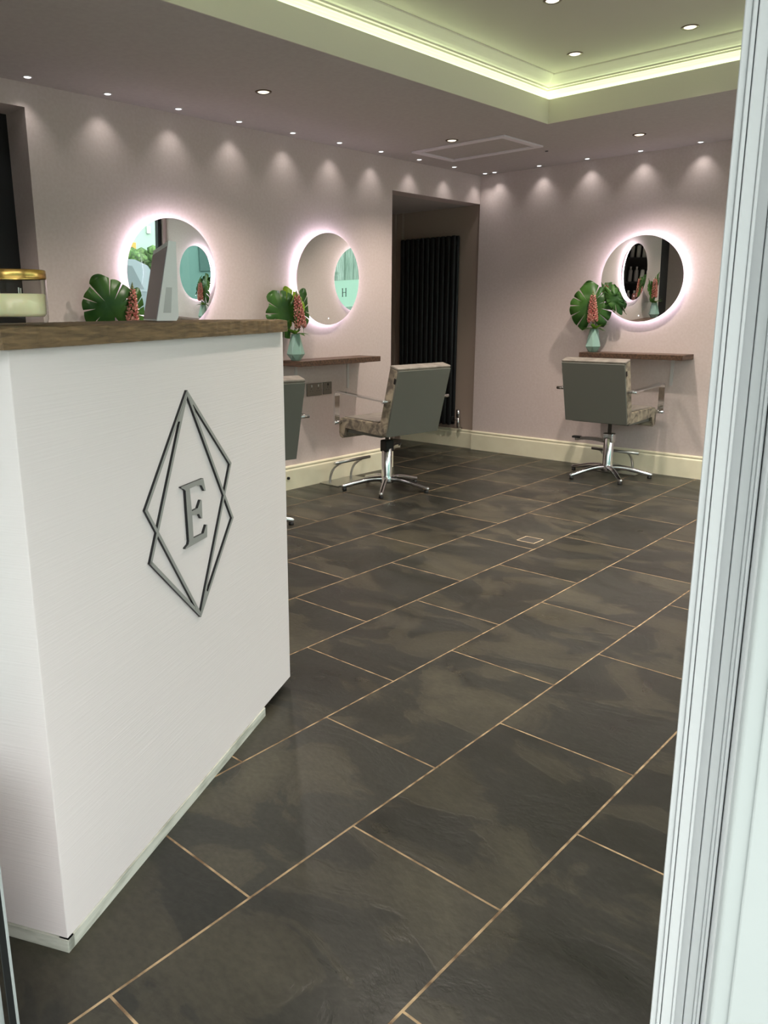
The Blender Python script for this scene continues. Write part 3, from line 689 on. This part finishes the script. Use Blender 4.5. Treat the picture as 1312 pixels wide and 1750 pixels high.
# footrests
def footrest(pos, rz, lab):
    f = thing('footrest', lab, 'footrest', pos, rz, 'steel floor footrests')
    MB().box((-.175, .022, 0), (.175, .205, .007), .002).build('floor_plate', brushed_m, f)
    MB().tube([(-.185, .185, .168), (.185, .185, .168)], .011, 12).build('foot_bar', brushed_m, f)
    for s in (-.10, .12):
        MB().tube(smooth_path([(s, .075, .006), (s, .080, .05), (s, .105, .105), (s, .15, .145), (s, .182, .162)], 4), .009, 10).build('bar_support', brushed_m, f)
    return f
footrest((XL, 4.105, 0), -PI/2, 'curved steel footrest by the left wall skirting below the two sockets')
footrest((-2.555, YB, 0), PI, 'curved steel footrest at the back wall behind the right-hand chair')

# sockets
def socket(pos, wd, k, lab):
    s = thing('wall_socket', lab, 'socket', pos, -PI/2, 'steel wall sockets')
    MB().box((-wd/2, 0, -.043), (wd/2, .008, .043), .002).build('face_plate', pewter_m, s)
    for i in range(k):
        x = (i-(k-1)/2)*.066
        mb = MB()
        for dx, dz, w_, h_ in ((-.011, -.010, .007, .003), (.011, -.010, .007, .003), (0, .006, .003, .008)): mb.box((x+dx-w_/2, .008, dz-h_/2), (x+dx+w_/2, .0088, dz+h_/2))
        mb.build('socket_holes', black_m, s)
        MB().box((x-.008, .008, .018), (x+.002, .011, .034), .001).build('rocker_switch', casing_m if (k == 2) else black_m, s)
    for sx in (-1, 1): MB().lathe([(0, 0), (.003, 0), (.003, .001), (0, .001)], seg=10, M=Matrix.Translation((sx*(wd/2-.008), .008, 0)) @ Matrix.Rotation(-PI/2, 4, 'X')).build('screw', chrome_m, s)
socket((XL, 3.907, .675), .148, 2, 'double brushed steel wall socket, the wider of the two below the shelf')
socket((XL, 4.037, .677), .087, 1, 'single brushed steel wall socket, right of the double one')
so1 = thing('cable_outlet', 'tiny black cable outlet on the left skirting board', 'outlet', (XL+.018, 3.625, .085))
MB().tube([(0, 0, 0), (.012, 0, 0)], .010, 12).build('outlet_body', rubber_m, so1)

# radiator in the alcove
rd = thing('column_radiator', 'tall anthracite vertical column radiator on the alcove wall', 'radiator', (-4.47, 5.85, 0))
zr0, zr1 = .205, 1.835; nT = 11; xr0, xr1 = -4.772+4.47, -4.160+4.47
for i in range(nT):
    x = xr0+.026+(xr1-xr0-.052)*i/(nT-1)
    c = MB(); c.lathe([(.0, zr0), (.018, zr0), (.0225, zr0+.012), (.0225, zr1-.012), (.018, zr1), (0, zr1)], c=(x, -.018, 0), seg=14, sx=1.05, sy=.55)
    c.lathe([(.0, zr0), (.018, zr0), (.0225, zr0+.012), (.0225, zr1-.012), (.018, zr1), (0, zr1)], c=(x+.008, .026, 0), seg=14, sx=1.05, sy=.55)
    c.build('radiator_column', rad_m, rd)
for z in (zr0+.05, zr1-.05): MB().box((xr0+.01, -.008, z-.02), (xr1-.01, .018, z+.02), .006).build('header_rail', rad_m, rd)
for x in (xr0+.1, xr1-.1): MB().box((x-.015, .03, 1.6), (x+.015, .066, 1.66)).build('wall_bracket', rad_m, rd)
MB().box((xr1-.006, -.02, zr0+.03), (xr1+.01, .02, zr0+.075), .004).build('end_cap', rad_m, rd)
vv = MB(); vx = xr1+.062; vv.tube([(xr1+.008, 0, zr0+.052), (vx, 0, zr0+.052)], .011, 12); vv.tube([(vx, 0, zr0-.02), (vx, 0, zr0+.075)], .014, 14); vo = vv.build('radiator_valve', chrome_m, rd)
MB().tube([(vx, 0, zr0+.075), (vx, 0, zr0+.14)], .018, 16).build('valve_cap', chrome_m, vo); MB().tube([(vx, 0, zr0-.018), (vx, .03, zr0-.03), (vx, .062, zr0-.03)], .007, 10).build('supply_pipe', chrome_m, vo)

# floor outlet
fo = thing('floor_outlet_cover', 'small square slate outlet cover with tan edge set in the floor', 'floor cover', (-2.076, 3.665, 0), be)
fm_ = MB()
for a, b_ in (((-.052, -.052), (.052, -.048)), ((-.052, .048), (.052, .052)), ((-.052, -.048), (-.048, .048)), ((.048, -.048), (.052, .048))): fm_.box((*a, 0), (*b_, .0012))
fm_.build('edge_frame', mat('pale_tan_edge', srgb(196, 172, 140), .6), fo)
MB().box((-.048, -.048, 0), (.048, .048, .0008)).build('cover_plate', mat('dark_slate_plate', srgb(62, 58, 52), .5), fo)

# ------------------------------------------------------------------ ceiling fittings
def small_led(x, y, lab, wallnormal):
    s = thing('spotlight', lab, 'spotlight', (x, y, H), 0, 'spotlights beyond the frame' if 'hidden' in lab else 'small white perimeter spotlights')
    MB().lathe([(.0175, -.0025), (.024, -.0025), (.025, 0), (.0175, 0)], seg=24).build('trim_ring', white_metal_m, s)
    MB().lathe([(0, -.0035), (.014, -.003), (.0174, -.001), (.0174, -.0003), (0, -.0003)], seg=20).build('lens', led_m, s)
    d = Vector((-wallnormal[0]*.12, -wallnormal[1]*.12, -1)); q = d.to_track_quat('-Z', 'Y').to_euler()
    spot(s, (0, 0, -.012), LED_W, LED_COL, math.radians(92), 1.0, q, .012)
yl = [1.942, 2.365, 2.799, 3.226, 3.657, 4.08, 4.502, 4.934, 5.373, 5.800]
word = ['above the dark doorway at the far left', 'right of the dark doorway', 'above the nearest mirror, just right of its centre', 'above the till screen, right of the nearest mirror', 'left of the middle mirror', 'directly above the middle mirror', 'between the middle mirror and alcove', 'at the left end of the alcove head', 'above the middle of the alcove', 'in the corner, nearest the left wall']
for y, wd in zip(yl, word): small_led(XL+.097, y, 'small white left-wall ceiling spotlight, '+wd, (1, 0))
xb = [-3.785, -3.382, -2.985, -2.584, -2.175, -1.77, -1.37, -.96, -.55, -.15, .25]
word = ['second from the corner', 'nearest left of the back-wall vase', 'left of the back-wall mirror', 'above the back-wall mirror', 'at the right, nearest the white door frame']
for i, x in enumerate(xb[:5]): small_led(x, YB-.077, 'small white back-wall ceiling spotlight, '+word[i], (0, -1))
for x in xb[5:]:
    small_led(x, YB-.077, 'small white back-wall ceiling spotlight hidden behind the door frame', (0, -1))
def downlight(x, y, z, lab):
    s = thing('downlight', lab, 'downlight', (x, y, z), 0, 'added downlights beyond the frame' if 'out of sight' in lab else 'warm recessed downlights')
    MB().lathe([(.030, -.003), (.040, -.004), (.043, 0), (.030, 0)], seg=32).build('trim_ring', bronze_m, s)
    MB().lathe([(0, -.005), (.024, -.004), (.0298, -.001), (.0298, -.0004), (0, -.0004)], seg=24).build('lens', down_m, s)
    spot(s, (0, 0, -.02), DOWN_W, DOWN_COL, math.radians(100 if z > H+.1 else 124), 1.0, (0, 0, 0), .03)
downlight(-3.287, 2.907, H, 'warm recessed ceiling downlight above the nearest round mirror')
downlight(-3.307, 4.559, H, 'warm recessed ceiling downlight beside the ceiling hatch')
downlight(-2.367, 5.283, H, 'warm recessed ceiling downlight above the right-hand chair')
z2 = 2.551
downlight(-2.32, 4.30, z2, 'warm downlight in the raised ceiling nearest its corner')
downlight(-1.72, 4.32, z2, 'warm downlight in the raised ceiling nearest the white door frame')
for x, y, z in ((-.55, 4.32, z2), (-.55, 3.0, z2), (-1.2, 2.1, z2), (-2.0, 2.4, z2), (-3.3, 1.2, H), (-1.0, 5.25, H)):  # unseen lamps added to raise the light level in the room
    downlight(x, y, z, 'added warm downlight out of sight above the frame, put in to brighten the room')
downlight(-2.03, 3.53, z2, 'warm downlight in the raised ceiling, cut by the top edge of the photo')

ht = thing('ceiling_hatch', 'lilac rectangular loft hatch with moulded frame in the ceiling corner', 'ceiling hatch', (-3.345, 4.90, H))
hf = MB()
x0, x1, y0, y1, wdt = -.375, .375, -.245, .245, .045
for a, b_ in (((x0, y0), (x1, y0+wdt)), ((x0, y1-wdt), (x1, y1)), ((x0, y0+wdt), (x0+wdt, y1-wdt)), ((x1-wdt, y0+wdt), (x1, y1-wdt))): hf.box((*a, -.012), (*b_, 0), .003)
hf.build('hatch_frame', mat('hatch_frame_paint', srgb(238, 230, 234), .5), ht)
MB().box((x0+wdt+.004, y0+wdt+.004, -.003), (x1-wdt-.004, y1-wdt-.004, 0)).build('hatch_panel', ceil_m, ht)
sn = thing('ceiling_sensor', 'tiny dark round sensor in the ceiling right of the hatch', 'sensor', (-3.05, 5.33, H))
MB().lathe([(0, -.006), (.010, -.005), (.012, 0), (0, 0)], seg=16).build('sensor_body', mat('grey_sensor', srgb(90, 84, 84), .5), sn)

# ------------------------------------------------------------------ retail shelves by the front wall (seen in reflections)
su = thing('display_shelf_unit', 'black shelving unit of hair products seen reflected in the back-wall mirror', 'shelving', (*dw(-2.0, .13), 0), DA)
MB().box((-.5, 0, 0), (.5, .02, 2.0)).build('back_board', black_m, su)
for x in (-.5, .48): MB().box((x, .02, 0), (x+.02, .28, 2.0)).build('side_panel', black_m, su)
zs = [.02, .42, .80, 1.14, 1.48, 1.82]
for z in zs: MB().box((-.479, .02, z), (.479, .27, z+.022)).build('shelf_board', black_m, su)
bt_m = [mat('white_bottle', srgb(232, 230, 228), .4), mat('grey_bottle', srgb(176, 170, 172), .4), mat('pink_bottle', srgb(200, 140, 140), .4)]
protos = []
for k in range(3):
    o = MB().lathe([(0, 0), (.026, 0), (.028, .006), (.028, .15), (.018, .17), (0, .17)], seg=16).build('bottle', bt_m[k]); MB().lathe([(0, .17), (.014, .17), (.014, .21), (0, .21)], seg=12).build('bottle_cap', [black_m, casing_m, casing_m][k], o)
    protos.append(o)
used = set(); rs = random.Random(4)
for zi, z in enumerate(zs[2:5]):
    for i in range(11):
        k = rs.choice((0, 0, 1, 2)) ; src = protos[k]
        o = copy_tree(src) if k in used else src; used.add(k)
        px, py = dw(-2.0-.42+.084*i, .13+.14); o.location = (px, py, z+.022)
        tag(o, ['white hair product bottle on the black shelving, seen only in reflection', 'grey hair product bottle on the black shelving, seen only in reflection', 'pink hair product bottle on the black shelving, seen only in reflection'][k], 'bottle', ['white bottles on the black shelving', 'grey bottles on the black shelving', 'pink bottles on the black shelving'][k])
for k in range(3):
    if k not in used: bpy.data.objects.remove(protos[k])

# ------------------------------------------------------------------ outside (seen in the mirrors and lighting the room)
struct('ground_street', MB().box((-12, -14, -.3), (30, 30, -.13)), noise_mix(mat('asphalt', srgb(120, 124, 122), .9), srgb(108, 112, 110), srgb(132, 136, 134), 8, 6))
pv = MB(); pv.prism([(*dw(-3.4, -.001), -.129), (*dw(-3.4, -2.2), -.129), (*dw(3.9, -2.2), -.129), (*dw(2.05, -.001), -.129)], (0, 0, .125)); pv.box((XR+.13, 1.6, -.129), (XR+2.4, 14, -.004)); struct('ground_pavement', pv, noise_mix(mat('concrete_paving', srgb(176, 178, 172), .9), srgb(164, 166, 160), srgb(186, 188, 182), 5, 6))
cg0 = mat('dull_window_glass', srgb(70, 96, 92), .1)
hb = thing('white_house', 'white rendered building across the street, reflected in the nearest mirror', 'building', (12.0, 13.5, -.13))
MB().box((0, -9, 0), (.4, 9, 6.0)).build('rendered_wall', mat('white_render', srgb(158, 180, 168), .8), hb)
MB().box((-.3, -9.2, 6.0), (.6, 9.2, 6.2)).build('roof_edge', mat('slate_roof', srgb(90, 92, 96), .7), hb)
sg = tag(MB().box((11.96, 12.40, 1.95), (11.995, 12.62, 2.12)).build('wall_sign', mat('orange_sign', srgb(214, 150, 60), .5)), 'small orange square sign on the white wall across the street', 'sign')
mt = tag(MB().box((11.94, 12.98, 2.38), (11.995, 13.10, 2.58), .01).build('meter_box', mat('pale_meter', srgb(190, 196, 190), .5)), 'pale box mounted on the white wall across the street', 'box')
he = MB(); rs = random.Random(8)
for i in range(1500):
    x, y, z = rs.uniform(10.2, 11.2), rs.uniform(5, 21), rs.uniform(0.2, 2.05); s_ = rs.uniform(.12, .24)
    he.ball((x, y, z-.13), s_, 1, (1, 1, .8))
tag(he.build('hedge', noise_mix(mat('hedge_leaves', srgb(70, 104, 50), .8), srgb(38, 66, 30), srgb(92, 126, 64), 14, 6, .4, .6)), 'clipped green hedge across the street, reflected in the nearest mirror', 'hedge', kind='stuff')
oh = thing('terraced_building', 'plain pale building across the front street, seen only in reflections', 'building', (-1, -11, -.13))
MB().box((-11, -.4, 0), (11, 0, 5.4)).build('rendered_wall', mat('pale_teal_render', srgb(146, 160, 156), .8), oh)
for i in range(6): MB().box((-9.5+i*3.4, 0, 1.0), (-8.1+i*3.4, .04, 2.4)).build('window', cg0, oh)
oh2 = thing('terraced_building', 'flat dull teal building opposite the side window, seen only in reflections', 'building', (12, -2, -.13))
MB().box((0, -6, 0), (.5, 6.2, 5.8)).build('rendered_wall', mat('teal_render', srgb(92, 124, 118), .8), oh2)
for i in range(4): MB().box((-.05, -5+i*2.7, 1.0), (0, -3.8+i*2.7, 2.4)).build('window', cg0, oh2)
# estate car parked across the street
car = thing('grey_car', 'grey car with a red tail light parked across the street, reflected in the nearest mirror', 'car', (7.6, 10.08, -.13), -PI/2); car.scale = (1, 1, 1.12)
# local x = length (rear at 0 -> front +x maps to -y), y = width
carp = mat('grey_car_paint', srgb(96, 106, 110), .3, .5); cg = mat('dark_car_glass', srgb(60, 74, 78), .1)
body = [(.0, .45), (.0, .62), (.03, .98), (.10, 1.02), (3.2, .98), (4.2, .86), (4.4, .70), (4.42, .40), (4.2, .28), (.15, .28)]
cb = MB(); cb.prism([(x, -.9, z) for x, z in body], (0, 1.8, 0)); es = cb.bm.edges[:]; bmesh.ops.bevel(cb.bm, geom=es, offset=.05, segments=2, affect='EDGES'); cb.build('car_body', carp, car)
def taper(pts, h0, h1, z0, z1, mb):
    A = [mb.bm.verts.new((x, -(h0+(h1-h0)*(z-z0)/(z1-z0)), z)) for x, z in pts]; B = [mb.bm.verts.new((x, (h0+(h1-h0)*(z-z0)/(z1-z0)), z)) for x, z in pts]; k = len(pts)
    for i in range(k): mb.face([A[i], A[(i+1) % k], B[(i+1) % k], B[i]])
    mb.face(A[::-1]); mb.face(B)
cabn = MB(); taper([(.12, 1.0), (.42, 1.46), (.7, 1.56), (2.0, 1.58), (2.5, 1.50), (3.3, .98)], .86, .66, 1.0, 1.58, cabn); cabn.build('car_cabin', carp, car)
for s in (-1, 1):
    gl = MB(); P = [(.62, 1.04), (.80, 1.44), (1.5, 1.49), (1.5, 1.04)]; P2 = [(1.56, 1.04), (1.56, 1.49), (2.35, 1.44), (2.95, 1.04)]
    for pp_ in (P, P2):
        hh = lambda z: .86+(-.20)*(z-1.0)/.58+.004
        gl.face([gl.bm.verts.new((x, s*hh(z), z)) for x, z in pp_])
    o = gl.build('side_window', cg, car, fix=False); o.modifiers.new('s', 'SOLIDIFY').thickness = .008
rg = MB(); rg.face([rg.bm.verts.new(p) for p in ((.165, -.70, 1.08), (.40, -.62, 1.44), (.40, .62, 1.44), (.165, .70, 1.08))]); o = rg.build('rear_window', cg, car, fix=False); o.modifiers.new('s', 'SOLIDIFY').thickness = -.03
for s in (-1, 1):
    MB().box((-.012, s*.55, .84), (.30, s*.912, .99), .02).build('tail_light', mat('red_tail_light', srgb(220, 60, 70), .3), car)
    for x in (.85, 3.55):
        WM = Matrix.Translation((x, s*.82, .32)) @ Matrix.Rotation(-s*PI/2, 4, 'X')
        wh = MB().lathe([(0, .09), (.20, .09), (.22, .08), (.24, .10), (.32, .09), (.325, 0), (.32, -.09), (0, -.09)], seg=28, M=WM).build('wheel', rubber_m, car)
        MB().lathe([(0, .105), (.05, .108), (.19, .098), (.19, .088), (0, .088)], seg=10, M=WM, smooth=False).build('hubcap', chrome_m, wh)
# timber fence across the side street
fe = thing('timber_fence', 'pale timber board fence across the street, seen in the middle mirror', 'fence', (6.0, -2.5, -.13))
fe_m = noise_mix(mat('weathered_fence', srgb(112, 132, 120), .85), srgb(84, 106, 94), srgb(132, 150, 138), 6, 6, stretch=(1, 12, .6))
for i in range(3): MB().box((.0, -4+i*2.7, 0), (.1, -3.9+i*2.7, 2.5)).build('fence_post', fe_m, fe)
for i in range(2):
    bb = MB()
    for k in range(17): bb.box((.03 if k % 2 else .045, -3.9+i*2.7+k*.153, .05), (.05 if k % 2 else .065, -3.9+i*2.7+k*.153+.15, 2.42))
    bb.box((.065, -3.9+i*2.7, .5), (.09, -1.3+i*2.7, .58)); bb.box((.065, -3.9+i*2.7, 1.9), (.09, -1.3+i*2.7, 1.98)); bb.build('fence_panel', fe_m, fe)
